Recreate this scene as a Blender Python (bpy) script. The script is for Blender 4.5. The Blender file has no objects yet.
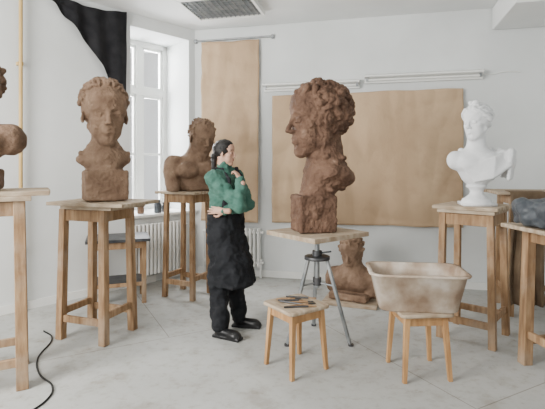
import bpy, bmesh, math, random
import numpy as np
from mathutils import Vector, Matrix, noise, Euler
R=math.radians
# ------------------------------------------------------------------ materials
def newmat(name):
    m=bpy.data.materials.new(name); m.use_nodes=True
    nt=m.node_tree; b=nt.nodes['Principled BSDF']; return m,nt,b
def ramp(nt,stops):
    r=nt.nodes.new('ShaderNodeValToRGB'); e=r.color_ramp.elements
    while len(e)>1: e.remove(e[-1])
    e[0].position=stops[0][0]; e[0].color=(*stops[0][1],1)
    for p,c in stops[1:]:
        q=e.new(p); q.color=(*c,1)
    return r
def mat_noise(name,c1,c2,scale=6,rough=.8,bump=.2,bscale=40,stretch=(1,1,1),lo=.35,hi=.65,c3=None,det=6,metal=0,spec=.3,bdist=.01,stain=None):
    m,nt,b=newmat(name); L=nt.links
    tc=nt.nodes.new('ShaderNodeTexCoord'); mp=nt.nodes.new('ShaderNodeMapping')
    mp.inputs['Scale'].default_value=stretch; L.new(tc.outputs['Object'],mp.inputs[0])
    n=nt.nodes.new('ShaderNodeTexNoise'); n.inputs['Scale'].default_value=scale; n.inputs['Detail'].default_value=det
    L.new(mp.outputs[0],n.inputs['Vector'])
    st=[(lo,c1),(hi,c2)]
    if c3: st.append((min(hi+.13,1),c3))
    r=ramp(nt,st); L.new(n.outputs['Fac'],r.inputs[0]); out=r.outputs[0]
    if stain:   # (colour, scale, lo, hi, amount)
        n4=nt.nodes.new('ShaderNodeTexNoise'); n4.inputs['Scale'].default_value=stain[1]; n4.inputs['Detail'].default_value=8; n4.inputs['Roughness'].default_value=.6
        L.new(tc.outputs['Object'],n4.inputs['Vector'])
        r4=ramp(nt,[(stain[2],(0,0,0)),(stain[3],(stain[4],)*3)]); L.new(n4.outputs['Fac'],r4.inputs[0])
        mx=nt.nodes.new('ShaderNodeMixRGB'); L.new(r4.outputs[0],mx.inputs[0]); L.new(out,mx.inputs[1]); mx.inputs[2].default_value=(*stain[0],1); out=mx.outputs[0]
    L.new(out,b.inputs['Base Color'])
    n2=nt.nodes.new('ShaderNodeTexNoise'); n2.inputs['Scale'].default_value=bscale; n2.inputs['Detail'].default_value=5
    L.new(mp.outputs[0],n2.inputs['Vector'])
    bp=nt.nodes.new('ShaderNodeBump'); bp.inputs['Strength'].default_value=bump; bp.inputs['Distance'].default_value=bdist
    L.new(n2.outputs['Fac'],bp.inputs['Height']); L.new(bp.outputs[0],b.inputs['Normal'])
    b.inputs['Roughness'].default_value=rough; b.inputs['Metallic'].default_value=metal
    b.inputs['Specular IOR Level'].default_value=spec
    return m
CLAY=mat_noise('clay_red',(.085,.045,.028),(.155,.088,.057),9,.8,.9,38,c3=(.25,.16,.11),bdist=.02)
CLAYL=mat_noise('clay_light',(.145,.088,.056),(.25,.163,.108),9,.85,.8,38,c3=(.37,.27,.195),bdist=.015)
CLAYD=mat_noise('clay_dark',(.105,.062,.038),(.185,.115,.075),9,.8,.8,38,c3=(.29,.195,.135),bdist=.015)
PLAST=mat_noise('plaster_white',(.66,.67,.68),(.79,.795,.80),5,.6,.1,60)
WOOD=mat_noise('pine_wood',(.22,.125,.062),(.38,.24,.13),5,.7,.25,30,(6,6,1),c3=(.50,.35,.21),stain=((.42,.35,.27),3,.5,.7,.55))
WOODT=mat_noise('dusty_board',(.30,.22,.145),(.48,.39,.29),5,.8,.3,30,(1.5,5,3),c3=(.63,.56,.47))
WOODS=mat_noise('stool_wood',(.34,.18,.075),(.50,.29,.13),4,.5,.15,30,(6,6,1),c3=(.57,.38,.21))
WALL=mat_noise('wall_paint',(.66,.68,.675),(.72,.74,.735),1.5,.85,.08,30,stain=((.57,.58,.57),.9,.52,.75,.45))
CEIL=mat_noise('ceiling_paint',(.75,.76,.755),(.81,.815,.81),1.5,.9,.05,30)
PAPER=mat_noise('kraft_paper',(.43,.295,.18),(.53,.38,.24),1.2,.75,.5,4,(1,1,.6),bdist=.06,stain=((.35,.235,.145),2.2,.52,.75,.6))
WHITE=mat_noise('white_enamel',(.76,.77,.75),(.83,.83,.80),3,.4,.03,30,spec=.5)
METAL=mat_noise('dark_metal',(.05,.055,.06),(.12,.12,.125),10,.45,.1,50,metal=.7)
GREYM=mat_noise('grey_metal',(.22,.24,.25),(.36,.37,.37),10,.45,.1,50,metal=.6)
BLACK=mat_noise('black_fabric',(.006,.006,.008),(.016,.016,.018),8,.9,.2,200)
DENIM=mat_noise('black_denim',(.006,.007,.009),(.014,.015,.018),8,.85,.3,150)
GREEN=mat_noise('green_knit',(.045,.125,.095),(.075,.175,.135),12,.95,.6,160,(1,1,2),c3=(.10,.22,.17))
SKIN=mat_noise('skin',(.50,.29,.20),(.56,.34,.25),12,.5,.05,80)
LIP=mat_noise('lips',(.38,.15,.12),(.44,.19,.15),12,.45,.05,80)
HAIR=mat_noise('black_hair',(.006,.005,.005),(.018,.015,.014),14,.4,.5,60,(1,1,4))
EYE=mat_noise('eye_dark',(.01,.008,.007),(.02,.015,.01),4,.3,.0,10)
LEATH=mat_noise('black_leather',(.008,.008,.009),(.02,.02,.02),8,.35,.1,60)
BROWNC=mat_noise('brown_cloth',(.12,.08,.05),(.19,.135,.085),5,.9,.4,90)
BAG=mat_noise('dark_plastic_wrap',(.03,.036,.045),(.08,.09,.10),9,.4,.6,25)
TUB=mat_noise('clay_stained_plastic',(.27,.185,.125),(.46,.365,.28),5,.55,.2,25,c3=(.64,.57,.49),lo=.38,hi=.54)
YEL=mat_noise('yellow_pole',(.50,.33,.12),(.60,.42,.18),3,.5,.1,30)
RUB=mat_noise('rubber',(.012,.012,.012),(.02,.02,.02),5,.6,.05,30)
# floor
def floor_mat():
    m,nt,b=newmat('worn_concrete'); L=nt.links
    tc=nt.nodes.new('ShaderNodeTexCoord')
    def noi(sc,det,ro,stops):
        n=nt.nodes.new('ShaderNodeTexNoise'); n.inputs['Scale'].default_value=sc; n.inputs['Detail'].default_value=det; n.inputs['Roughness'].default_value=ro
        L.new(tc.outputs['Object'],n.inputs['Vector']); r=ramp(nt,stops); L.new(n.outputs['Fac'],r.inputs[0]); return n,r.outputs[0]
    def mul(a,c,f):
        mx=nt.nodes.new('ShaderNodeMixRGB'); mx.blend_type='MULTIPLY'; mx.inputs[0].default_value=f
        L.new(a,mx.inputs[1]); L.new(c,mx.inputs[2]); return mx.outputs[0]
    _,a=noi(.8,6,.55,[(.3,(.36,.36,.345)),(.5,(.42,.425,.41)),(.7,(.48,.485,.47))])
    n3,c=noi(14,8,.7,[(.34,(.72,.68,.62)),(.46,(.96,.955,.94)),(.55,(1,1,1))])
    _,d=noi(3.2,8,.65,[(.34,(.76,.71,.65)),(.46,(1,1,1))])
    out=mul(mul(a,c,.7),d,.7)
    mp=nt.nodes.new('ShaderNodeMapping'); mp.inputs['Rotation'].default_value=(0,0,R(-28)); mp.inputs['Location'].default_value=(.35,.2,0)
    L.new(tc.outputs['Object'],mp.inputs[0])
    bk=nt.nodes.new('ShaderNodeTexBrick'); bk.inputs['Scale'].default_value=1; bk.inputs['Brick Width'].default_value=2.6; bk.inputs['Row Height'].default_value=1.9
    bk.inputs['Mortar Size'].default_value=.005; bk.inputs['Mortar Smooth'].default_value=.5
    bk.inputs['Color1'].default_value=(1,1,1,1); bk.inputs['Color2'].default_value=(.97,.97,.97,1); bk.inputs['Mortar'].default_value=(.5,.45,.4,1)
    L.new(mp.outputs[0],bk.inputs['Vector'])
    out=mul(out,bk.outputs['Color'],.75); L.new(out,b.inputs['Base Color'])
    b.inputs['Roughness'].default_value=.72; b.inputs['Specular IOR Level'].default_value=.22
    bp=nt.nodes.new('ShaderNodeBump'); bp.inputs['Strength'].default_value=.15; bp.inputs['Distance'].default_value=.006
    L.new(n3.outputs['Fac'],bp.inputs['Height']); L.new(bp.outputs[0],b.inputs['Normal'])
    return m
FLOOR=floor_mat()
def glass_mat():
    m,nt,b=newmat('window_glass'); L=nt.links
    t=nt.nodes.new('ShaderNodeBsdfTransparent'); g=nt.nodes.new('ShaderNodeBsdfGlossy'); g.inputs['Roughness'].default_value=.05
    x=nt.nodes.new('ShaderNodeMixShader'); x.inputs[0].default_value=.06
    L.new(t.outputs[0],x.inputs[1]); L.new(g.outputs[0],x.inputs[2]); L.new(x.outputs[0],nt.nodes['Material Output'].inputs[0]); return m
GLASS=glass_mat()
# ------------------------------------------------------------------ mesh builder
def link(name,me):
    o=bpy.data.objects.new(name,me); bpy.context.scene.collection.objects.link(o); return o
class MB:
    def __init__(s): s.v=[];s.f=[];s.m=[];s.sm=[]
    def add(s,vs,fs,mat=0,smooth=False):
        o=len(s.v); s.v+= [tuple(v) for v in vs]; s.f+=[tuple(i+o for i in f) for f in fs]
        s.m+=[mat]*len(fs); s.sm+=[smooth]*len(fs)
    def box(s,c,size,mat=0,M=None):
        M=M or Matrix.Identity(4); vs=[]
        for dx in(-.5,.5):
            for dy in(-.5,.5):
                for dz in(-.5,.5): vs.append(M@Vector((c[0]+dx*size[0],c[1]+dy*size[1],c[2]+dz*size[2])))
        s.add(vs,[(0,1,3,2),(4,6,7,5),(0,4,5,1),(2,3,7,6),(0,2,6,4),(1,5,7,3)],mat)
    def beam(s,p0,p1,w,d,mat=0,w1=None,d1=None,up=None):
        p0=Vector(p0);p1=Vector(p1); z=(p1-p0).normalized(); up=Vector(up) if up else (Vector((1,0,0)) if abs(z.x)<.8 else Vector((0,1,0)))
        x=(up-z*up.dot(z)).normalized(); y=z.cross(x); w1=w1 or w; d1=d1 or d; vs=[]
        for p,a,b in((p0,w,d),(p1,w1,d1)):
            for i,j in((-1,-1),(1,-1),(1,1),(-1,1)): vs.append(p+x*a*.5*i+y*b*.5*j)
        s.add(vs,[(3,2,1,0),(4,5,6,7)]+[(i,(i+1)%4,(i+1)%4+4,i+4) for i in range(4)],mat)
    def cyl(s,p0,p1,r0,r1=None,n=16,mat=0):
        p0=Vector(p0);p1=Vector(p1); r1=r0 if r1 is None else r1
        z=(p1-p0).normalized(); x=z.orthogonal().normalized(); y=z.cross(x); vs=[]
        for p,r in((p0,r0),(p1,r1)):
            for i in range(n): a=2*math.pi*i/n; vs.append(p+x*r*math.cos(a)+y*r*math.sin(a))
        s.add(vs,[(i,(i+1)%n,(i+1)%n+n,i+n) for i in range(n)],mat,True)
        s.add(vs[:n],[tuple(reversed(range(n)))],mat); s.add(vs[n:],[tuple(range(n))],mat)
    def rings(s,rings,mat=0,cap0=True,cap1=True,smooth=True):
        n=len(rings[0]); vs=[v for r in rings for v in r]; fs=[]
        for k in range(len(rings)-1):
            for i in range(n): fs.append((k*n+i,k*n+(i+1)%n,(k+1)*n+(i+1)%n,(k+1)*n+i))
        s.add(vs,fs,mat,smooth)
        o=len(s.v)-len(vs)
        if cap0: s.f.append(tuple(o+i for i in reversed(range(n)))); s.m.append(mat); s.sm.append(False)
        if cap1: s.f.append(tuple(o+(len(rings)-1)*n+i for i in range(n))); s.m.append(mat); s.sm.append(False)
    def lathe(s,prof,c=(0,0,0),n=32,mat=0):
        s.rings([[(c[0]+r*math.cos(2*math.pi*i/n),c[1]+r*math.sin(2*math.pi*i/n),c[2]+z) for i in range(n)] for z,r in prof],mat)
    def build(s,name,mats,loc=(0,0,0),rot=0,bevel=0,recalc=True):
        me=bpy.data.meshes.new(name); me.from_pydata(s.v,[],s.f)
        for m in mats: me.materials.append(m)
        me.polygons.foreach_set('material_index',s.m); me.polygons.foreach_set('use_smooth',s.sm)
        bm=bmesh.new(); bm.from_mesh(me)
        if recalc: bmesh.ops.recalc_face_normals(bm,faces=bm.faces)
        bm.to_mesh(me); bm.free()
        o=link(name,me); o.location=loc; o.rotation_euler=(0,0,rot)
        if bevel:
            b=o.modifiers.new('bevel','BEVEL'); b.width=bevel; b.segments=2; b.limit_method='ANGLE'; b.angle_limit=R(50)
        return o
def rrect(hx,hy,cr,z,n=5,cx=0,cy=0):
    pts=[]
    for qx,qy,a0 in((1,1,0),(-1,1,90),(-1,-1,180),(1,-1,270)):
        for i in range(n+1):
            a=R(a0+90*i/n); pts.append((cx+qx*(hx-cr)+cr*math.cos(a),cy+qy*(hy-cr)+cr*math.sin(a),z))
    return pts
# ------------------------------------------------------------------ SDF sculpting
class Vox:
    def __init__(s,lo,hi,h):
        s.lo=np.array(lo,float); s.h=h; s.n=(np.ceil((np.array(hi)-s.lo)/h)+1).astype(int)
        s.F=np.ones(s.n,np.float32); s.ax=[(s.lo[i]+h*np.arange(s.n[i])).astype(np.float32) for i in range(3)]
        s.M=Matrix.Identity(4)
    def prim(s,lo,hi,f,k=0,mode='u'):
        sc=abs(s.M.to_scale()[0]); kk=k*sc; m=kk+3*s.h
        if mode=='i': i0=[0,0,0]; i1=list(s.n)
        else:
            cs=np.array([s.M@Vector((x,y,z)) for x in(lo[0],hi[0]) for y in(lo[1],hi[1]) for z in(lo[2],hi[2])])
            i0=np.clip(np.floor((cs.min(0)-m-s.lo)/s.h).astype(int),0,s.n); i1=np.clip(np.ceil((cs.max(0)+m-s.lo)/s.h).astype(int)+1,0,s.n)
            if (i1-i0).min()<=0: return
        X=s.ax[0][i0[0]:i1[0]][:,None,None];Y=s.ax[1][i0[1]:i1[1]][None,:,None];Z=s.ax[2][i0[2]:i1[2]][None,None,:]
        Q=np.array(s.M.inverted()).astype(np.float32)
        x,y,z=[Q[r,0]*X+Q[r,1]*Y+Q[r,2]*Z+Q[r,3] for r in range(3)]
        d=f(x,y,z)*sc
        sl=(slice(i0[0],i1[0]),slice(i0[1],i1[1]),slice(i0[2],i1[2])); A=s.F[sl]
        if mode=='u':
            r=np.minimum(A,d)
            if kk>0: hh=np.maximum(kk-np.abs(A-d),0)/kk; r=r-hh*hh*kk*.25
        else:
            if mode=='s': d=-d
            r=np.maximum(A,d)
            if kk>0: hh=np.maximum(kk-np.abs(A-d),0)/kk; r=r+hh*hh*kk*.25
        s.F[sl]=r
    def ell(s,c,r,k=.03,mode='u',rot=None):
        m=max(r)
        lo=[c[i]-(m if rot else r[i]) for i in range(3)];hi=[c[i]+(m if rot else r[i]) for i in range(3)]
        Rm=np.array(Euler([R(a) for a in rot]).to_matrix().transposed()) if rot else None
        def f(x,y,z):
            x=x-c[0];y=y-c[1];z=z-c[2]
            if Rm is not None: x,y,z=[Rm[i,0]*x+Rm[i,1]*y+Rm[i,2]*z for i in range(3)]
            k0=np.sqrt((x/r[0])**2+(y/r[1])**2+(z/r[2])**2); k1=np.sqrt((x/r[0]**2)**2+(y/r[1]**2)**2+(z/r[2]**2)**2)+1e-6
            return k0*(k0-1)/k1
        s.prim(lo,hi,f,k,mode)
    def cone(s,a,b,ra,rb=None,k=.03,mode='u'):
        rb=ra if rb is None else rb; m=max(ra,rb); a=np.array(a,float);b=np.array(b,float); ba=b-a; L=max(ba@ba,1e-9)
        def f(x,y,z):
            px=x-a[0];py=y-a[1];pz=z-a[2]; t=np.clip((px*ba[0]+py*ba[1]+pz*ba[2])/L,0,1)
            return np.sqrt((px-t*ba[0])**2+(py-t*ba[1])**2+(pz-t*ba[2])**2)-(ra+(rb-ra)*t)
        s.prim(np.minimum(a,b)-m,np.maximum(a,b)+m,f,k,mode)
    def box(s,c,hs,rd=.01,k=.01,mode='u'):
        def f(x,y,z):
            q=[abs(x-c[0])-hs[0]+rd,abs(y-c[1])-hs[1]+rd,abs(z-c[2])-hs[2]+rd]
            return np.sqrt(sum(np.maximum(a,0)**2 for a in q))+np.minimum(np.maximum(np.maximum(q[0],q[1]),q[2]),0)-rd
        s.prim([c[i]-hs[i] for i in range(3)],[c[i]+hs[i] for i in range(3)],f,k,mode)
    def loft(s,secs,k=.02,mode='u',grow=0):
        S=np.array(secs,float); Zs=S[:,0]; mr=max(S[:,3].max(),S[:,4].max())+grow
        lo=[S[:,1].min()-mr,S[:,2].min()-mr,Zs[0]];hi=[S[:,1].max()+mr,S[:,2].max()+mr,Zs[-1]]
        def f(x,y,z):
            cx,cy,rx,ry=[np.interp(z,Zs,S[:,i]) for i in(1,2,3,4)]; rx=rx+grow;ry=ry+grow
            d=(np.sqrt(((x-cx)/rx)**2+((y-cy)/ry)**2)-1)*np.minimum(rx,ry)
            return np.maximum(d,np.maximum(Zs[0]-z,z-Zs[-1])).astype(np.float32)
        s.prim(lo,hi,f,k,mode)
    def half(s,n,off,k=0):
        s.prim(None,None,lambda x,y,z:n[0]*x+n[1]*y+n[2]*z-off,k,'i')
    def mesh(s):
        F=s.F.copy()
        for a in range(3):
            for e in(0,-1):
                ix=[slice(None)]*3; ix[a]=e; F[tuple(ix)]=1
        n=np.array(F.shape); c=n-1
        P=np.zeros((*c,3),np.float32); C=np.zeros(c,np.float32); I=F<0; quads=[]
        idx=np.full(c,-1,np.int64); edges=[]
        for a in range(3):
            b1,b2=[(1,2),(0,2),(0,1)][a]
            s0=[slice(None)]*3;s1=[slice(None)]*3;s0[a]=slice(0,-1);s1[a]=slice(1,None)
            A=F[tuple(s0)];B=F[tuple(s1)]; cr=I[tuple(s0)]!=I[tuple(s1)]
            t=np.where(cr,A/np.where(cr,A-B,1),0)
            edges.append((cr,I[tuple(s0)]))
            for o1 in(0,1):
                for o2 in(0,1):
                    q=[slice(None)]*3; q[b1]=slice(o1,o1+c[b1]); q[b2]=slice(o2,o2+c[b2]); q=tuple(q)
                    m=cr[q]; C+=m; P[...,a]+=np.where(m,t[q],0); P[...,b1]+=m*o1; P[...,b2]+=m*o2
        act=C>0; w=np.argwhere(act); idx[act]=np.arange(len(w))
        V=(w+P[act]/C[act][:,None])*s.h+s.lo
        for a in range(3):
            b1,b2=[(1,2),(2,0),(0,1)][a]
            cr,ins=edges[a]; e=np.argwhere(cr)
            e=e[(e[:,b1]>0)&(e[:,b2]>0)&(e[:,b1]<n[b1]-1)&(e[:,b2]<n[b2]-1)]
            inn=ins[tuple(e.T)]
            def g(d1,d2):
                q=e.copy(); q[:,b1]+=d1; q[:,b2]+=d2; return idx[tuple(q.T)]
            Q=np.stack([g(-1,-1),g(0,-1),g(0,0),g(-1,0)],1)
            Q[~inn]=Q[~inn][:,::-1]; quads.append(Q)
        return V,np.concatenate(quads)
def rough(V,Q,amps,seed=0.):
    fn=np.cross(V[Q[:,2]]-V[Q[:,0]],V[Q[:,3]]-V[Q[:,1]]); N=np.zeros_like(V)
    for i in range(4): np.add.at(N,Q[:,i],fn)
    N/= (np.linalg.norm(N,axis=1,keepdims=True)+1e-12)
    D=np.zeros(len(V))
    for amp,sc in amps:
        D+=amp*np.array([noise.noise((x*sc+seed,y*sc,z*sc)) for x,y,z in V.tolist()])
    return V+N*D[:,None]
class Join:
    def __init__(s): s.V=[];s.Q=[];s.m=[];s.n=0
    def add(s,V,Q,mat=0):
        s.V.append(V); s.Q.append(Q+s.n); s.n+=len(V)
        s.m.append(np.full(len(Q),mat,np.int32) if np.isscalar(mat) else mat)
    def build(s,name,mats,loc=(0,0,0),rot=0):
        me=bpy.data.meshes.new(name); me.from_pydata(np.concatenate(s.V).tolist(),[],np.concatenate(s.Q).tolist())
        for m in mats: me.materials.append(m)
        me.polygons.foreach_set('material_index',np.concatenate(s.m)); me.polygons.foreach_set('use_smooth',[True]*len(me.polygons))
        me.update(); o=link(name,me); o.location=loc; o.rotation_euler=(0,0,rot); return o
def TRS(t,ez=0,ey=0,ex=0,sc=1):
    return Matrix.Translation(t)@Euler((R(ex),R(ey),R(ez))).to_matrix().to_4x4()@Matrix.Scale(sc,4)
# head facing +X, height 1 (chin -.5, crown +.5)
def head(v,old=False,slim=1.,ears=True):
    v.ell((-.06,0,.14),(.40,.325,.36),.05)
    v.ell((.10,0,-.10),(.225,.235*slim,.34),.08)
    v.ell((.235,0,-.41),(.08,.09*slim,.085),.07)
    v.ell((.16,0,.2),(.19,.25,.2),.08)
    for y in(-1,1):
        v.cone((-.04,y*.215*slim,-.2),(.20,y*.07,-.42),.07,.055,.08)
        v.cone((.285,y*.05,.075),(.225,y*.20,.075),.045,.04,.05)
        v.ell((.185,y*.185*slim,-.09),(.10,.075,.07),.06)
        v.ell((.155,y*.14*slim,-.21),(.11,.09,.15),.07)
        v.ell((.375,y*.125,-.005),(.085,.085,.062),.05,'s')
        v.ell((.265,y*.125,-.005),(.062,.07,.055),.008)
        v.cone((.325,y*.075,.02),(.30,y*.185,.015),.014,.012,.01)
        v.cone((.325,y*.08,-.04),(.295,y*.175,-.035),.011,.01,.012)
        v.ell((.35,y*.046,-.155),(.042,.028,.028),.02)
        if ears:
            v.ell((-.04,y*.325,-.02),(.07,.03,.115),.02,rot=(0,-12,y*18))
            v.ell((-.025,y*.36,0),(.035,.022,.06),.015,'s')
            v.ell((-.01,y*.33,-.11),(.03,.022,.035),.015)
    v.cone((.325,0,.05),(.395,0,-.135),.028,.038,.03)
    v.ell((.262,0,-.27),(.075,.105,.10),.06)
    for y in(-1,1):
        v.cone((.330,y*.01,-.247),(.290,y*.075,-.266),.022,.010,.014)
        v.cone((.325,y*.01,-.292),(.288,y*.065,-.275),.024,.011,.014)
    v.cone((.358,-.06,-.270),(.358,.06,-.270),.016,.016,.008,'s')
    v.ell((.325,0,-.345),(.035,.07,.026),.03,'s')
    if old:
        for y in(-1,1):
            v.cone((.335,y*.08,-.17),(.300,y*.125,-.27),.009,.009,.02,'s')
            v.cone((.34,y*.09,-.075),(.30,y*.19,-.07),.010,.010,.015,'s')
            v.ell((.375,y*.125,-.005),(.07,.075,.05),.04,'s'); v.ell((.262,y*.125,-.005),(.06,.066,.048),.008)
def curls(v,n,seed,r=(.035,.06),L=.12,zmin=-.15,size=(.42,.345,.385),k=.02,forex=.2):
    rnd=random.Random(seed)
    for i in range(n):
        while 1:
            p=Vector((rnd.gauss(0,1),rnd.gauss(0,1),rnd.gauss(0,1))).normalized()
            q=Vector((-.06+p.x*size[0],p.y*size[1],.14+p.z*size[2]))
            if q.z<zmin+ (0.0 if q.x<-.1 else .1): continue
            if q.x>forex-.08 and q.z<.34: continue
            if q.x>-.12 and q.z<.05: continue
            break
        t=p.cross(Vector((rnd.gauss(0,1),rnd.gauss(0,1),rnd.gauss(0,.6)))).normalized()*L*rnd.uniform(.3,1)
        rr=rnd.uniform(*r); m=q+p*rnd.uniform(.0,.03)
        v.cone(q-t*.5,m,rr*.7,rr,k); v.cone(m,q+t*.5,rr,rr*.6,k)
def swept(v,n=15,r=.03,size=(.40,.345,.385),c=(-.06,0,.13),th0=40,wav=.1,k=.008,seed=1,end=165,side=28):
    rnd=random.Random(seed)
    for i in range(n):
        a=-88+176*i/(n-1); t0=th0+ (side*abs(a/88)**1.5); prev=None; ph=rnd.uniform(0,6); m=8
        for s_ in range(m+1):
            th=R(t0+(end-t0)*s_/m); aa=R(a+wav*50*math.sin(ph+s_*1.3))
            p=Vector((c[0]+size[0]*math.cos(th),c[1]+size[1]*math.sin(th)*math.sin(aa),c[2]+size[2]*math.sin(th)*math.cos(aa)))
            if prev: v.cone(prev,p,r,r,k)
            prev=p
# ================================================================== ROOM
CX,CY=-1.025,5.82
CH=3.2
e1=Vector((.973,-.229,0)); nb=Vector((.229,.973,0))
BM=Matrix(((e1.x,nb.x,0,CX),(e1.y,nb.y,0,CY),(0,0,1,0),(0,0,0,1)))
l1=Vector((-.685,-.729,0)); nl=Vector((-.729,.685,0))
LM=Matrix(((l1.x,nl.x,0,CX),(l1.y,nl.y,0,CY),(0,0,1,0),(0,0,0,1)))
b=MB(); b.box((2.3,.12,CH/2),(4.6,.24,CH),0,BM); b.build('wall_back',[WALL])
SO,SE,TH=.10,.93,.65; SZ,WT=.80,3.05
b=MB()
b.box(((SO-.5)/2,TH/2,CH/2),(SO+.5,TH,CH),0,LM)
b.box(((SE+5.2)/2,TH/2,CH/2),(5.2-SE,TH,CH),0,LM)
b.box(((SO+SE)/2,TH/2,SZ/2),(SE-SO,TH,SZ),0,LM)
b.box(((SO+SE)/2,TH/2,(WT+CH)/2),(SE-SO,TH,CH-WT),0,LM)
b.build('wall_left',[WALL])
b=MB(); b.box((3.55,2.0,CH/2),(.2,6.4,CH)); b.build('wall_right',[WALL])
b=MB(); b.box((-.4,2.4,-.05),(9.0,9.2,.1)); b.build('floor',[FLOOR])
b=MB(); b.box((-.4,2.9,CH+.05),(9.0,8.2,.1)); b.build('ceiling',[CEIL])
b=MB(); b.box((2.3,-.012,.04),(4.5,.02,.08),0,BM); b.build('baseboard_back',[WHITE])
b=MB(); b.box((2.8,-.012,.04),(4.4,.02,.08),0,LM); b.build('baseboard_left',[WHITE])
b=MB(); b.box((4.1,-.45,3.07),(.98,.86,.25),0,BM); b.build('trim_1',[CEIL],bevel=.01)
# window
b=MB(); w0,w1,z0,z1=SO,SE,SZ+.03,WT; yc=TH-.1
def wb(s0,s1,a0,a1,d=.06,y=yc,mat=0): b.box(((s0+s1)/2,y,(a0+a1)/2),(s1-s0,d,a1-a0),mat,LM)
wb(w0,w0+.06,z0,z1,.09);wb(w1-.06,w1,z0,z1,.09);wb(w0,w1,z0,z0+.06,.09);wb(w0,w1,z1-.06,z1,.09)
mid=(w0+w1)/2; wb(mid-.04,mid+.04,z0,z1,.07); wb(w0,w1,2.35,2.43,.08)
for a,c in((w0+.06,mid-.04),(mid+.04,w1-.06)):
    for q0,q1 in((z0+.06,2.35),(2.43,z1-.06)):
        wb(a,a+.035,q0,q1,.045);wb(c-.035,c,q0,q1,.045);wb(a,c,q0,q0+.035,.045);wb(a,c,q1-.035,q1,.045)
        wb(a+.03,c-.03,q0+.03,q1-.03,.004,yc,1)
    wb(a,c,1.55,1.58,.04)
b.build('window_1',[WHITE,GLASS])
b=MB(); b.box(((SO+SE)/2,TH/2-.07,SZ+.015),(SE-SO-.004,TH-.1,.03),0,LM); b.box(((SO+SE)/2,-.04,SZ+.015),(SE-SO+.16,.08,.03),0,LM); b.build('window_sill',[WHITE],bevel=.004)
def radiator(name,M,s0,s1,z0,z1,off):
    b=MB(); n=int((s1-s0)/.05)
    for i in range(n):
        x=s0+(i+.5)*(s1-s0)/n; b.rings([[M@Vector(p) for p in rrect(.018,.045,.015,z,3,x,off)] for z in(z0,z0+.01,z1-.01,z1)])
    for z in(z0+.05,z1-.05): b.cyl(M@Vector((s0-.03,off,z)),M@Vector((s1+.03,off,z)),.02)
    b.cyl(M@Vector((s0-.03,off,0)),M@Vector((s0-.03,off,z1-.05)),.012)
    b.cyl(M@Vector((s1,off,0)),M@Vector((s1,off,z0+.1)),.014); b.cyl(M@Vector((s1-.02,off,z1-.1)),M@Vector((s1-.02,0,z1-.1)),.012)
    b.build(name,[WHITE])
radiator('radiator',LM,.22,.95,.12,.72,-.075)
radiator('radiator',BM,.18,.92,.14,.62,-.075)
# ceiling lamp
b=MB(); W_,D=.78,.62
for x in(-W_/2,W_/2): b.box((x,0,-.03),(.03,D,.06))
for y in(-D/2,D/2): b.box((0,y,-.03),(W_,.03,.06))
b.box((0,0,-.004),(W_,D,.008))
for i in range(1,14): b.box((-W_/2+i*W_/14,0,-.035),(.006,D,.04),1)
for i in range(1,11): b.box((0,-D/2+i*D/11,-.035),(W_,.006,.04),1)
b.build('ceiling_louver_lamp',[WHITE,GREYM],loc=(-.55,4.86,CH),rot=R(-13.2))
# wall strip lights
def strip(t0,t1,z,name='wall_strip_light'):
    b=MB(); L=t1-t0
    prof=[(-.0,.05),(-.05,.055),(-.13,.025),(-.13,.010),(-.06,-.005),(-.055,-.055),(-.0,-.055)]
    rg=[[BM@Vector((t,y,z+zz)) for y,zz in prof] for t in(t0,t1)]
    b.rings(rg,0,smooth=False)
    for q in(t0+.03,t1-.03): b.box((q,-.09,z-.018),(.025,.03,.04),1,BM)
    b.cyl(BM@Vector((t0+.04,-.09,z-.024)),BM@Vector((t1-.04,-.09,z-.024)),.013,mat=0)
    b.build(name,[WHITE,GREYM])
strip(.955,2.14,2.40); strip(2.20,3.507,2.45)
def curve(name,pts,r,mat):
    cu=bpy.data.curves.new(name,'CURVE'); cu.dimensions='3D'; cu.bevel_depth=r; cu.bevel_resolution=3
    sp=cu.splines.new('BEZIER'); sp.bezier_points.add(len(pts)-1)
    for p,q in zip(sp.bezier_points,pts): p.co=q; p.handle_left_type=p.handle_right_type='AUTO'
    cu.materials.append(mat); o=bpy.data.objects.new(name,cu); bpy.context.scene.collection.objects.link(o); return o
curve('lamp_cable',[BM@Vector(p) for p in((3.5,-.012,2.46),(3.6,-.012,2.45),(3.75,-.012,2.47),(3.9,-.012,2.46))],.006,WHITE)
def sheet(name,fn,nu,nv,mat,th=.002):
    vs=[];fs=[]
    for j in range(nv+1):
        for i in range(nu+1): vs.append(fn(i/nu,j/nv))
    for j in range(nv):
        for i in range(nu): a=j*(nu+1)+i; fs.append((a,a+1,a+nu+2,a+nu+1))
    me=bpy.data.meshes.new(name); me.from_pydata(vs,[],fs); me.materials.append(mat)
    me.polygons.foreach_set('use_smooth',[True]*len(fs)); o=link(name,me)
    s=o.modifiers.new('thick','SOLIDIFY'); s.thickness=th; s.offset=0; return o
def paper(t0,t1,z0,z1,seed,curl=.0):
    def fn(u,v):
        t=t0+(t1-t0)*u; z=z1+(z0-z1)*v
        n=noise.noise((t*1.7+seed,z*1.2,seed))*.03+abs(noise.noise((t*.9,z*3+seed,2)))*.06+abs(noise.noise((t*4,z*1.1+seed,7)))*.05
        e=curl*max(0,(v-.9)/.1)**2
        return BM@Vector((t+.006*noise.noise((seed,z*2,0)),-.04-n-e,z+.012*noise.noise((t*3,seed,5))))
    return fn
sheet('hanging_kraft_paper',paper(.112,.89,.69,3.01,3.1,.03),30,70,PAPER)
sheet('kraft_paper_backdrop',paper(1.06,3.30,.70,2.29,8.4),110,60,PAPER)
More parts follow.
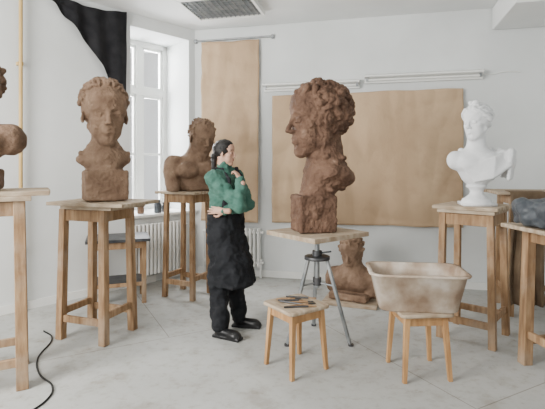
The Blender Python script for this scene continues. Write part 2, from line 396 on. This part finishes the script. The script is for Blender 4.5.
b=MB(); b.cyl(BM@Vector((.0,-.03,3.045)),BM@Vector((1.08,-.03,3.045)),.012,mat=0); 
for t in(.02,1.06): b.box((t,-.02,3.045),(.03,.04,.05),0,BM)
b.build('paper_hanging_rail',[GREYM])
b=MB(); p=LM@Vector((2.11,-.06,0)); b.cyl(p,p+Vector((0,0,CH-.001)),.018); b.cyl(p+Vector((0,0,0)),p+Vector((0,0,.03)),.035)
for z in(.6,2.4): b.box((2.11,-.03,z),(.05,.06,.03),0,LM)
b.build('yellow_pipe',[YEL])
def blackc(u,v):
    s=1.84-.84*u
    ztop=CH-.02-.06*math.sin(math.pi*u)
    low=[(0,3.08),(.15,2.99),(.35,2.82),(.55,2.62),(.72,2.42),(.86,2.24),(1,2.20)]
    for (a,p),(c,q) in zip(low,low[1:]):
        if a<=u<=c+1e-9: zl=p+(q-p)*(u-a)/(c-a)
    z=ztop+(zl-ztop)*v+.01*math.sin(u*30)*v
    d=.06+.028*math.sin(u*24+1.0*math.sin(v*2+u*3))*(.5+.5*v)+.02*noise.noise((u*5,v*3,1))
    return LM@Vector((s,-d,z))
sheet('black_cloth_drape',blackc,90,50,BLACK,.004)
# ================================================================== STANDS
def stand(x,y,rot,h,sx,sy,tx,ty,name='sculpture_stand',seed=0,leg=.055,off=(0,0),second=None,splay=.09):
    b=MB(); rnd=random.Random(seed); th=.028; hl=h-th
    if second: hl-=.03
    feet=[]
    for i,j in((-1,-1),(1,-1),(1,1),(-1,1)):
        f=Vector((i*sx/2,j*sy/2,0)); t=Vector((i*sx/2*(1-splay),j*sy/2*(1-splay),hl)); feet.append((f,t))
        b.beam(f,t,leg,leg,0,leg*.92,leg*.92)
    def at(k,z): f,t=feet[k]; return f+(t-f)*(z/hl)
    for k in range(4):
        q=(k+1)%4; outw=(0,0,1)
        b.beam(at(k,hl-.05),at(q,hl-.05),.09,.026,0,up=outw)
        zz=.17+.05*(k%2); b.beam(at(k,zz),at(q,zz),.055,.028,0,up=outw)
    n=3
    for i in range(n):
        w=ty/n; b.box((off[0]+rnd.uniform(-.008,.008),off[1]-ty/2+w*(i+.5),h-th/2),(tx,w-.003,th),1)
    if second:
        b.box((off[0]+second[2],off[1]+second[3],h-th-.015),(second[0],second[1],.03),1)
    return b.build(name,[WOOD,WOODT],loc=(x,y,0),rot=R(rot),bevel=.004)
stand(-1.87,2.87,29,1.25,.42,.40,.62,.56,seed=1,second=(.5,.5,-.05,-.05),leg=.07,off=(.06,.06))
stand(-1.47,3.70,-19,1.12,.43,.36,.74,.52,seed=2,second=(.5,.45,0,0),leg=.062,off=(.05,.02))
stand(-.93,4.82,-25,1.14,.36,.32,.52,.46,seed=3,leg=.05)
stand(1.67,3.66,-41,1.09,.40,.40,.50,.48,seed=4,second=(.44,.44,0,0),leg=.055)
stand(2.07,2.98,8,1.0,.48,.40,.68,.56,seed=5,leg=.07,off=(-.04,0))
stand(2.57,4.28,-12,1.17,.60,.42,.86,.56,seed=6)
b=MB()
for i in(-1,1):
    for j in(-1,1): b.beam((i*.25,j*.17,0),(i*.25,j*.17,.64),.045,.045)
for j in(-1,1): b.box((0,j*.17,.6),(.5,.025,.07)); b.box((0,j*.17,.2),(.5,.025,.04))
for i in(-1,1): b.box((i*.25,0,.6),(.025,.34,.07))
b.box((0,0,.655),(.62,.46,.03),1); b.box((0,0,.215),(.5,.36,.015),1)
b.build('work_table',[WOOD,METAL],loc=(-1.62,4.62,0),rot=R(20),bevel=.003)
def jar(loc,r,h,mat):
    b=MB(); b.lathe([(0,r*.8),(.01,r),(h*.65,r),(h*.8,r*.6),(h*.85,r*.6),(h*.86,r*.7),(h,r*.7),(h,r*.5)],n=20); b.build('jar',[mat],loc=loc)
jar(LM@Vector((.55,.02,SZ+.03)),.045,.16,BAG); jar(LM@Vector((.42,.06,SZ+.03)),.05,.12,METAL); jar(LM@Vector((.75,.08,SZ+.03)),.04,.13,CLAYD)
# tripod modelling stand
b=MB(); HT=.88
b.box((0,0,HT-.018),(.60,.58,.036),1,TRS((0,0,0),38))
b.box((0,0,HT-.05),(.34,.34,.028),1,TRS((0,0,0),38))
b.cyl((0,0,HT-.078),(0,0,HT-.064),.12,n=24,mat=0)
b.cyl((0,0,.42),(0,0,HT-.07),.02,mat=2)
b.cyl((0,0,.66),(0,0,.72),.04,mat=0); b.cyl((0,0,.44),(0,0,.50),.035,mat=0)
b.lathe([(.645,.05),(.65,.105),(.675,.105),(.68,.05)],n=24)
b.cyl((.03,0,.70),(.11,-.04,.72),.007,mat=0)
for a in(-150,-30,90):
    c,s_=math.cos(R(a)),math.sin(R(a))
    b.beam((.09*c,.09*s_,.66),(.29*c,.29*s_,0),.03,.012,2,up=(-s_,c,0))
    b.beam((.085*c,.085*s_,.66),(.278*c,.278*s_,0.02),.012,.03,2,up=(-s_,c,0))
    b.cyl((0,0,.46),(.15*c,.15*s_,.45),.007,mat=2); b.cyl((.29*c,.29*s_,0),(.29*c,.29*s_,.015),.022,mat=0)
b.build('modelling_tripod_stand',[METAL,WOODT,GREYM],loc=(.365,3.6,0),bevel=.002)
def stool(x,y,rot,sp,seat):
    b=MB(); h=.45; hs=sp/2
    L=[((i*hs,j*hs,0),(i*hs*.82,j*hs*.82,h-.025)) for i,j in((-1,-1),(1,-1),(1,1),(-1,1))]
    for f,t in L: b.beam(f,t,.026,.026,0,.036,.036)
    def at(k,z): f,t=Vector(L[k][0]),Vector(L[k][1]); return f+(t-f)*(z/(h-.025))
    for k in range(4):
        b.beam(at(k,h-.06),at((k+1)%4,h-.06),.06,.018,0,up=(0,0,1))
    b.rings([rrect(seat/2-d,seat/2-d,.03,z) for z,d in((h-.025,.004),(h-.02,0),(h-.005,0),(h,.005))],1)
    return b.build('wooden_stool',[WOODS,WOODT],loc=(x,y,0),rot=R(rot),bevel=.002)
stool(.165,3.10,-55,.30,.345); stool(1.0,3.03,5,.31,.36)
b=MB(); rnd=random.Random(5)
for i in range(7):
    a=R(rnd.uniform(-25,25)); cx,cy=rnd.uniform(-.05,.05),-.11+i*.035; L=rnd.uniform(.16,.24); z=.458
    d=Vector((math.cos(a),math.sin(a),0))*L/2; p=Vector((cx,cy,z))
    b.cyl(p-d,p+d*.5,.006,.007,8,mat=i%2); b.beam(p+d*.5,p+d,.012,.004,1-i%2,w1=.018)
b.build('modelling_tools',[METAL,WOOD],loc=(.165,3.10,0))
b=MB(); z=.45; pr=[(0,.245,.14,.06),(.008,.255,.15,.065),(.235,.305,.19,.075),(.243,.325,.21,.08),(.255,.327,.212,.08),(.255,.30,.185,.07),(.20,.288,.175,.07),(.14,.276,.168,.07)]
b.rings([rrect(hx,hy,cr,z+zz) for zz,hx,hy,cr in pr],0,cap1=False)
rg=[]
for q in(1,.75,.5,.25):
    rg.append([(p[0]*q,p[1]*q,z+.14+.035*(1-q)+.03*noise.noise((p[0]*q*9,p[1]*q*9,3))) for p in rrect(.276,.168,.07,0)])
b.rings(rg,1,cap0=False)
b.build('plastic_basin',[TUB,CLAYL],loc=(.985,3.03,0),rot=R(-7))
curve('power_cable',[(-1.95,3.75,.006),(-1.81,3.61,.006),(-1.71,3.2,.006),(-1.57,2.97,.006),(-1.4,2.8,.006),(-1.36,2.66,.006),(-1.40,2.5,.006),(-1.6,2.2,.006)],.006,RUB)
def bc(u,v):
    x=-.33+.30*u+.04*v*noise.noise((v*2,0,u)); 
    if v<.12: y=-.28+.12*(.12-v)/.12; z=1.176
    else: y=-.295-.03*math.sin(u*22+v*2)*min(1,(v-.12)*4)-.02; z=1.176-(v-.12)*1.18
    return TRS((2.57,4.28,0),-12)@Vector((x,y,z))
sheet('brown_cloth',bc,50,40,BROWNC,.005)
v=Vox((-.3,-.25,-.02),(.3,.25,.24),.01)
v.box((0,0,.085),(.24,.17,.08),.05,.02); v.ell((-.1,-.02,.12),(.14,.15,.07),.05); v.ell((.12,.05,.13),(.1,.1,.07),.05)
v.half((0,0,-1),0)
V,Q=v.mesh(); V=rough(V,Q,[(.025,9),(.012,25)]); V[:,2]-=V[:,2].min(); j=Join(); j.add(V,Q); j.build('wrapped_clay_block',[BAG],(1.91,2.95,1.0),R(10))
# ================================================================== BUSTS
def finish(v,name,mats,loc,rot,amps,seed=0):
    V,Q=v.mesh(); V=rough(V,Q,amps,seed); V[:,2]-=V[:,2].min()
    j=Join(); j.add(V,Q)
    return j.build(name,mats,loc,R(rot))
# A big profile head
H=.62; hz=.885
v=Vox((-.42,-.36,-.02),(.42,.36,1.32),.0065); v.M=TRS((0,0,hz),0,0,0,H)
head(v)
v.cone((-.10,0,-.22),(-.14,0,-.66),.21,.25,.08)
for y in(-1,1): v.cone((-.05,y*.2,-.22),(.08,y*.06,-.72),.05,.045,.05)
v.ell((-.20,0,-.70),(.31,.40,.16),.08,rot=(0,-20,0))
v.cone((-.08,0,-.75),(.04,0,-1.0),.27,.20,.06)
v.box((.055,0,-1.22),(.25,.23,.24),.03,.03)
for y in(-1,1): v.cone((.12,y*.03,-.80),(-.1,y*.38,-.68),.045,.05,.05)
curls(v,240,4,(.026,.044),.15,-.2,size=(.400,.33,.36),k=.014)
rr=random.Random(8)
for i in range(22):
    y=rr.uniform(-.24,.24); v.cone((.20,y,.40),(.31-abs(y)*.3+rr.uniform(-.02,.02),y+rr.uniform(-.05,.05),.29+rr.uniform(-.03,.03)),.038,.020,.014)
for i in range(90):
    a=rr.uniform(0,6.28); z=rr.uniform(-1.42,-.45)
    rad=(.235,.215) if z<-1 else (.22,.25); cx=.055 if z<-1 else -.13
    v.ell((cx+rad[0]*math.cos(a),rad[1]*math.sin(a),z),(.045,.045,.03),.04)
finish(v,'clay_portrait_head',[CLAY],(.365,3.6,HT),194,[(.006,9),(.005,24),(.005,50)])
# B elderly portrait head
H=.52; v=Vox((-.34,-.34,-.02),(.30,.34,1.03),.005); v.M=TRS((0,0,.71),0,2,0,H)
head(v,old=True,ears=True,slim=.96)
v.cone((-.10,0,-.25),(-.10,0,-.7),.18,.21,.06)
v.ell((-.08,0,-.72),(.26,.42,.17),.06)
for y in(-1,1): v.cone((-.02,y*.14,-.28),(.1,y*.05,-.72),.03,.03,.03); v.cone((.12,y*.04,-.72),(.0,y*.36,-.62),.04,.04,.05)
v.ell((-.10,0,.19),(.40,.345,.37),.03); v.ell((-.14,0,.06),(.34,.345,.28),.03)
swept(v,19,.028,(.405,.35,.39),(-.08,0,.18),th0=46,wav=.12,k=.010,side=34)
swept(v,13,.034,(.30,.375,.43),(-.10,0,.17),th0=60,wav=.12,k=.012,seed=6,side=30)
v.ell((-.45,0,.02),(.14,.17,.16),.04)
v.M=TRS((0,0,0)); v.cone((-.04,0,.36),(-.02,0,.26),.16,.14,.04); v.box((-.01,0,.12),(.15,.165,.125),.02,.02)
finish(v,'clay_elderly_portrait_bust',[CLAYL],(-1.40,3.68,1.12),-60,[(.004,10),(.004,26),(.003,55)],5)
# C torso bust with bowed head, short hair and beard
v=Vox((-.36,-.40,-.02),(.45,.40,.88),.0065); v.M=TRS((.10,.04,.57),10,14,0,.40)
head(v,slim=1.05)
curls(v,110,41,(.018,.028),.07,-.15,(.41,.335,.37),k=.02)
v.ell((.17,0,-.45),(.11,.13,.11),.04)
rr=random.Random(4)
for i in range(26):
    y=rr.uniform(-.16,.16); v.ell((.23-abs(y)*.6+rr.uniform(-.03,.03),y,rr.uniform(-.54,-.38)),(.04,.03,.05),.015)
v.M=TRS((0,0,0))
v.cone((.05,0,.48),(-.05,0,.33),.09,.11,.04); v.ell((-.03,0,.22),(.16,.26,.19),.06); v.ell((-.02,0,.05),(.15,.22,.14),.05)
for y in(-1,1): v.ell((-.03,y*.25,.25),(.11,.10,.13),.05); v.ell((.10,y*.11,.22),(.08,.12,.09),.03); v.cone((0,y*.27,.2),(.08,y*.27,.04),.085,.075,.03); v.cone((.07,y*.02,.33),(0,y*.25,.35),.025,.025,.02)
v.half((0,0,-1),0.0)
finish(v,'clay_male_torso_bust',[CLAYL],(-.83,4.80,1.14),-66,[(.004,9),(.004,22)],9)
# D plaster apollo
v=Vox((-.27,-.36,.10),(.27,.36,.92),.0055); v.M=TRS((.01,0,.68),-48,2,0,.30)
head(v,ears=False,slim=.95)
swept(v,15,.035,(.41,.35,.385),(-.06,0,.13),th0=42,wav=.12,k=.008,seed=3)
rr=random.Random(21)
for s_ in(-1,1):
    for i in range(14):
        t=i/13; th=R(5+95*t); x=.30*math.cos(th)-.02; y=s_*(.10+.26*math.sin(th)); z=.36-.30*t
        v.ell((x,y,z+rr.uniform(-.02,.02)),(.055,.05,.05),.01)
for s_ in(-1,1): v.ell((.12,s_*.07,.53),(.09,.085,.07),.02)
v.ell((.1,0,.50),(.08,.1,.05),.02); v.ell((-.45,0,-.02),(.13,.14,.14),.03)
v.M=TRS((0,0,0))
v.cone((-.02,0,.60),(-.02,0,.44),.062,.078,.03)
for y in(-1,1): v.cone((-.02,y*.06,.60),(.04,y*.015,.43),.016,.018,.02)
v.ell((-.01,0,.36),(.11,.20,.11),.05); v.ell((0,0,.27),(.10,.13,.12),.05)
for y in(-1,1): v.ell((.055,y*.08,.34),(.06,.08,.06),.04)
v.ell((-.01,-.17,.37),(.065,.06,.075),.03); v.ell((-.01,.21,.36),(.085,.09,.10),.03)
v.cone((.02,0,.27),(.0,0,.17),.10,.06,.03)
for i in range(9):
    t=i/8
    a=Vector((-.04+.12*t,.28-.06*t,.45-.12*t)); m=Vector((.10+.03*t,.11-.02*t,.385-.15*t)); c=Vector((.095+.01*t,-.12+.08*t,.31-.11*t))
    v.cone(a,m,.022,.018,.002); v.cone(m,c,.018,.011,.002)
for i in range(7):
    t=i/6; a=Vector((.06-.17*t,.24+.04*math.sin(t*3.1),.44-.02*t)); v.cone(a,a+Vector((.01,-.02,-.22+.04*t)),.026,.016,.004)
for i in range(6):
    v.cone((-.10,.20-.06*i,.45),(-.08,.14-.045*i,.22),.026,.018,.01)
v.half((0,0,-1),-.155,.01)
V,Q=v.mesh(); V=rough(V,Q,[(.002,20)])
j=Join(); j.add(V,Q)
b=MB(); b.lathe([(.02,.12),(.035,.12),(.04,.112),(.05,.112),(.06,.09),(.09,.055),(.115,.05),(.135,.06),(.15,.08),(.165,.08),(.17,.06)],n=40)
j.add(np.array(b.v),np.array([f for f in b.f if len(f)==4]))
mb=MB(); mb.box((0,0,.012),(.25,.25,.024)); j.add(np.array(mb.v,float),np.array(mb.f))
j.build('plaster_apollo_bust',[PLAST],(1.68,3.62,1.09),R(258))
# E left edge bust
v=Vox((-.36,-.36,-.02),(.36,.36,.92),.009); v.M=TRS((.02,0,.66),0,0,0,.40)
head(v); curls(v,130,31,(.03,.05),.12,-.15)
v.M=TRS((0,0,0)); v.cone((-.02,0,.58),(-.02,0,.4),.09,.10,.04); v.ell((-.02,0,.32),(.15,.26,.12),.05); v.cone((0,0,.3),(0,0,.12),.13,.08,.05); v.box((0,0,.06),(.12,.12,.07),.02,.02)
for y in(-1,1): v.ell((0,y*.21,.32),(.10,.08,.10),.05); v.ell((.09,y*.1,.3),(.08,.1,.07),.04)
finish(v,'clay_shoulder_bust',[CLAYD],(-1.93,2.88,1.25),-80,[(.008,9),(.006,24)],2)
# F floor bust
v=Vox((-.34,-.34,-.02),(.36,.34,.72),.009); v.M=TRS((.03,0,.47),0,15,0,.34)
head(v); curls(v,90,12,(.03,.05),.1,-.1)
v.M=TRS((0,0,0)); v.cone((0,0,.42),(-.04,0,.28),.085,.10,.04); v.ell((-.03,0,.18),(.16,.25,.16),.05)
for y in(-1,1): v.ell((0,y*.21,.16),(.10,.09,.14),.04); v.ell((.09,y*.09,.17),(.07,.1,.08),.04)
v.box((0,0,.03),(.17,.2,.04),.015,.02); v.half((0,0,-1),0)
finish(v,'clay_floor_bust',[CLAYL],(.84,4.62,.03),-120,[(.008,9),(.006,24)],7)
b=MB(); b.box((0,0,.015),(.55,.5,.03)); b.build('plank_base',[WOODT],loc=(.84,4.62,0),rot=R(-20),bevel=.003)
# ================================================================== WOMAN
W=Join()
mats=[SKIN,HAIR,GREEN,DENIM,LEATH,LIP,EYE]
YAW=-35; FOLDS=[(.018,9),(.014,20),(.005,45)]
HM=TRS((-.072,0,1.523),-12,0,0,.224)
v=Vox((-.25,-.2,1.30),(.15,.2,1.68),.004); v.M=HM
head(v,slim=.95)
v.M=TRS((0,0,0)); v.cone((-.09,0,1.47),(-.095,.0,1.36),.048,.053,.02)
V,Q=v.mesh()
C=V[Q].mean(1); Hi=np.array(HM.inverted()); loc=C@Hi[:3,:3].T+Hi[:3,3]
mi=np.zeros(len(Q),np.int32)
x,y,z=loc.T
mi[(abs(y)<.072)&(z<-.232)&(z>-.314)&(x>.295)]=5
for s_ in(-1,1):
    mi[(x>.25)&(abs(y*s_-.125)<.050)&(abs(z+.005)<.020)]=6
    mi[(x>.2)&(abs(y*s_-.13)<.07)&(abs(z-.105)<.011)]=6
W.add(V,Q,mi)
v=Vox((-.32,-.22,1.25),(.12,.22,1.72),.005); v.M=HM
v.ell((-.08,0,.15),(.41,.35,.375),.03); v.ell((.0,0,.27),(.32,.32,.25),.05)
v.ell((.42,0,-.10),(.24,.30,.40),.03,'s'); v.ell((.22,0,-.22),(.26,.42,.26),.03,'s')
for s_ in(-1,1): v.cone((.12,s_*.28,.22),(-.1,s_*.325,-.05),.035,.035,.04)
v.ell((-.42,0,-.10),(.13,.15,.13),.04); v.cone((-.46,0,-.12),(-.46,.0,-.60),.11,.09,.04); v.cone((-.46,.0,-.60),(-.50,-.02,-1.0),.09,.05,.04)
V,Q=v.mesh(); V=rough(V,Q,[(.003,60)]); W.add(V,Q,1)
tors=[(.95,.0,0,.104,.14),(1.02,0,0,.108,.144),(1.12,.0,0,.116,.152),(1.24,.0,0,.12,.168),(1.32,-.01,0,.10,.168),(1.365,-.015,0,.078,.12),(1.40,-.015,0,.060,.068),(1.415,-.01,0,.056,.060)]
BMt=TRS((-.07,0,0),YAW)
Rsh=Vector((-.160,-.125,1.315)); Rel=Vector((.06,-.20,1.085)); Rwr=Vector((.070,-.160,1.290))
Lsh=Vector((.02,.12,1.315)); Lel=Vector((.125,-.0,1.07)); Lwr=Vector((-.055,-.205,1.045))
v=Vox((-.32,-.36,.88),(.30,.32,1.46),.0065); v.M=BMt; v.loft(tors,.02)
v.M=TRS((0,0,0))
v.cone(Rsh,Rel,.064,.054,.03); v.cone(Rel,Rwr,.054,.036,.02); v.cone(Lsh,Lel,.062,.052,.03); v.cone(Lel,Lwr,.052,.037,.012)
v.cone((-.085,0,1.38),(-.085,0,1.415),.062,.058,.02)
V,Q=v.mesh(); V=rough(V,Q,FOLDS,3); W.add(V,Q,2)
v=Vox((-.36,-.36,.05),(.36,.34,1.30),.0075)
v.M=BMt
v.loft([(.96,0,0,.108,.144),(1.02,0,0,.108,.144),(1.12,.0,0,.116,.152),(1.24,.0,0,.12,.168)],.0,grow=.016)
v.prim(None,None,lambda x,y,z:np.maximum(np.maximum(.0-x,np.abs(y)-.12)*(z>1.0),z-1.22).astype(np.float32)+0*x,0,'i')
v.loft([(.42,.085,0,.18,.205),(.60,.065,0,.165,.19),(.80,.02,0,.142,.182),(.92,0,0,.138,.174),(1.03,0,0,.126,.162)],.02)
v.M=TRS((0,0,0))
fR=Vector((-.10,-.15,.08)); fL=Vector((.04,.08,.08))
v.cone((-.11,-.07,.82),(-.12,-.10,.47),.10,.082,.03); v.cone((-.12,-.10,.47),fR,.080,.068,.02)
v.cone((-.02,.07,.82),(.0,.08,.47),.10,.078,.03); v.cone((.0,.08,.47),fL,.078,.066,.02)
V,Q=v.mesh(); V=rough(V,Q,FOLDS,3); W.add(V,Q,3)
v=Vox((-.32,-.3,1.1),(.2,.3,1.45),.005); v.M=BMt
for s_ in(-1,1):
    pts=[(.128,s_*.09,1.2),(.118,s_*.095,1.30),(.05,s_*.09,1.385),(-.03,s_*.085,1.395),(-.105,s_*.07,1.33),(-.13,s_*.03,1.2)]
    for a,c in zip(pts,pts[1:]): v.cone(a,c,.013,.013,.005)
V,Q=v.mesh(); V=rough(V,Q,FOLDS,3); W.add(V,Q,3)
def shoe(heel,ang):
    v=Vox((-.25,-.30,-.005),(.30,.25,.16),.006); v.M=TRS((heel[0],heel[1],0),ang)
    v.cone((0,0,.045),(.15,0,.035),.038,.04,.02); v.ell((.15,0,.03),(.062,.045,.035),.02); v.cone((.01,0,.05),(.01,0,.12),.04,.042,.02)
    v.box((.08,0,.012),(.13,.043,.014),.01,.006); v.half((0,0,-1),0)
    V,Q=v.mesh(); W.add(V,Q,4)
shoe((-.105,-.15),-28); shoe((.03,.085),-12)
def hand(wrist,d,back,curl,side,spread=.0,sc=.9):
    d=Vector(d).normalized(); z=Vector(back); z=(z-d*z.dot(d)).normalized(); y=z.cross(d)*side; 
    M=Matrix(((d.x,y.x,z.x,wrist.x),(d.y,y.y,z.y,wrist.y),(d.z,y.z,z.z,wrist.z),(0,0,0,1)))@Matrix.Scale(sc,4)
    v=Vox(tuple(wrist-Vector((.2,.2,.2))),tuple(wrist+Vector((.2,.2,.2))),.0032); v.M=M
    v.cone((-.05,0,0),(.01,0,0),.026,.022,.01); v.ell((.045,0,0),(.048,.034,.014),.015); v.ell((.02,.022,-.008),(.03,.016,.014),.01)
    for i,(yb,L) in enumerate(((.026,.068),(.009,.076),(-.009,.070),(-.026,.054))):
        p=Vector((.080-.004*abs(i-1),yb,0)); a=curl[0]*.5
        for s_,f in enumerate((.45,.31,.24)):
            q=p+Vector((math.cos(a),(1.5-i)*spread,-math.sin(a)))*L*f
            v.cone(p,q,.0085-.001*s_,.0078-.001*s_,.002); p=q; a+=curl[s_]+.06*i
    p=Vector((.02,.028,-.006))
    for q,r in(((.045,.050,-.02),.0105),((.068,.054,-.032),.009),((.088,.048,-.042),.008)):
        v.cone(p,q,r+.001,r,.004); p=Vector(q)
    V,Q=v.mesh(); W.add(V,Q,0)
hand(Vector((.068,-.155,1.300)),(-.45,.50,.75),(.75,-.35,.6),(.7,.9,.6),-1)
hand(Vector((-.065,-.213,1.047)),(-.97,.10,.05),(.1,-1,.15),(.25,.35,.3),1,.05)
w=W.build('woman_in_apron',mats,(-.335,3.79,0),0)
# ================================================================== LIGHT & CAMERA
wd=bpy.data.worlds.new('World'); bpy.context.scene.world=wd; wd.use_nodes=True
bg=wd.node_tree.nodes['Background']; bg.inputs[0].default_value=(.98,.99,1,1); bg.inputs[1].default_value=.95
def area(name,loc,target,sx,sy,power,col=(1,1,1)):
    l=bpy.data.lights.new(name,'AREA'); l.shape='RECTANGLE'; l.size=sx; l.size_y=sy; l.energy=power; l.color=col
    o=bpy.data.objects.new(name,l); bpy.context.scene.collection.objects.link(o); o.location=loc
    o.rotation_euler=(Vector(target)-Vector(loc)).to_track_quat('-Z','Y').to_euler(); return o
area('window_daylight',(-3.3,.6,2.1),(.6,4.0,1.0),1.9,1.8,340,(1,.98,.94))
wl=LM@Vector((.5,1.1,2.1)); area('window_sky_light',wl,LM@Vector((.5,-1,1.2)),.9,2,320,(.98,.99,1))
cam=bpy.data.cameras.new('camera'); co=bpy.data.objects.new('camera',cam); bpy.context.scene.collection.objects.link(co)
co.location=(0,0,1.42); co.rotation_euler=(R(90),0,0); cam.sensor_width=36; cam.lens=29.06; cam.shift_y=-.0725; cam.clip_start=.05
bpy.context.scene.camera=co
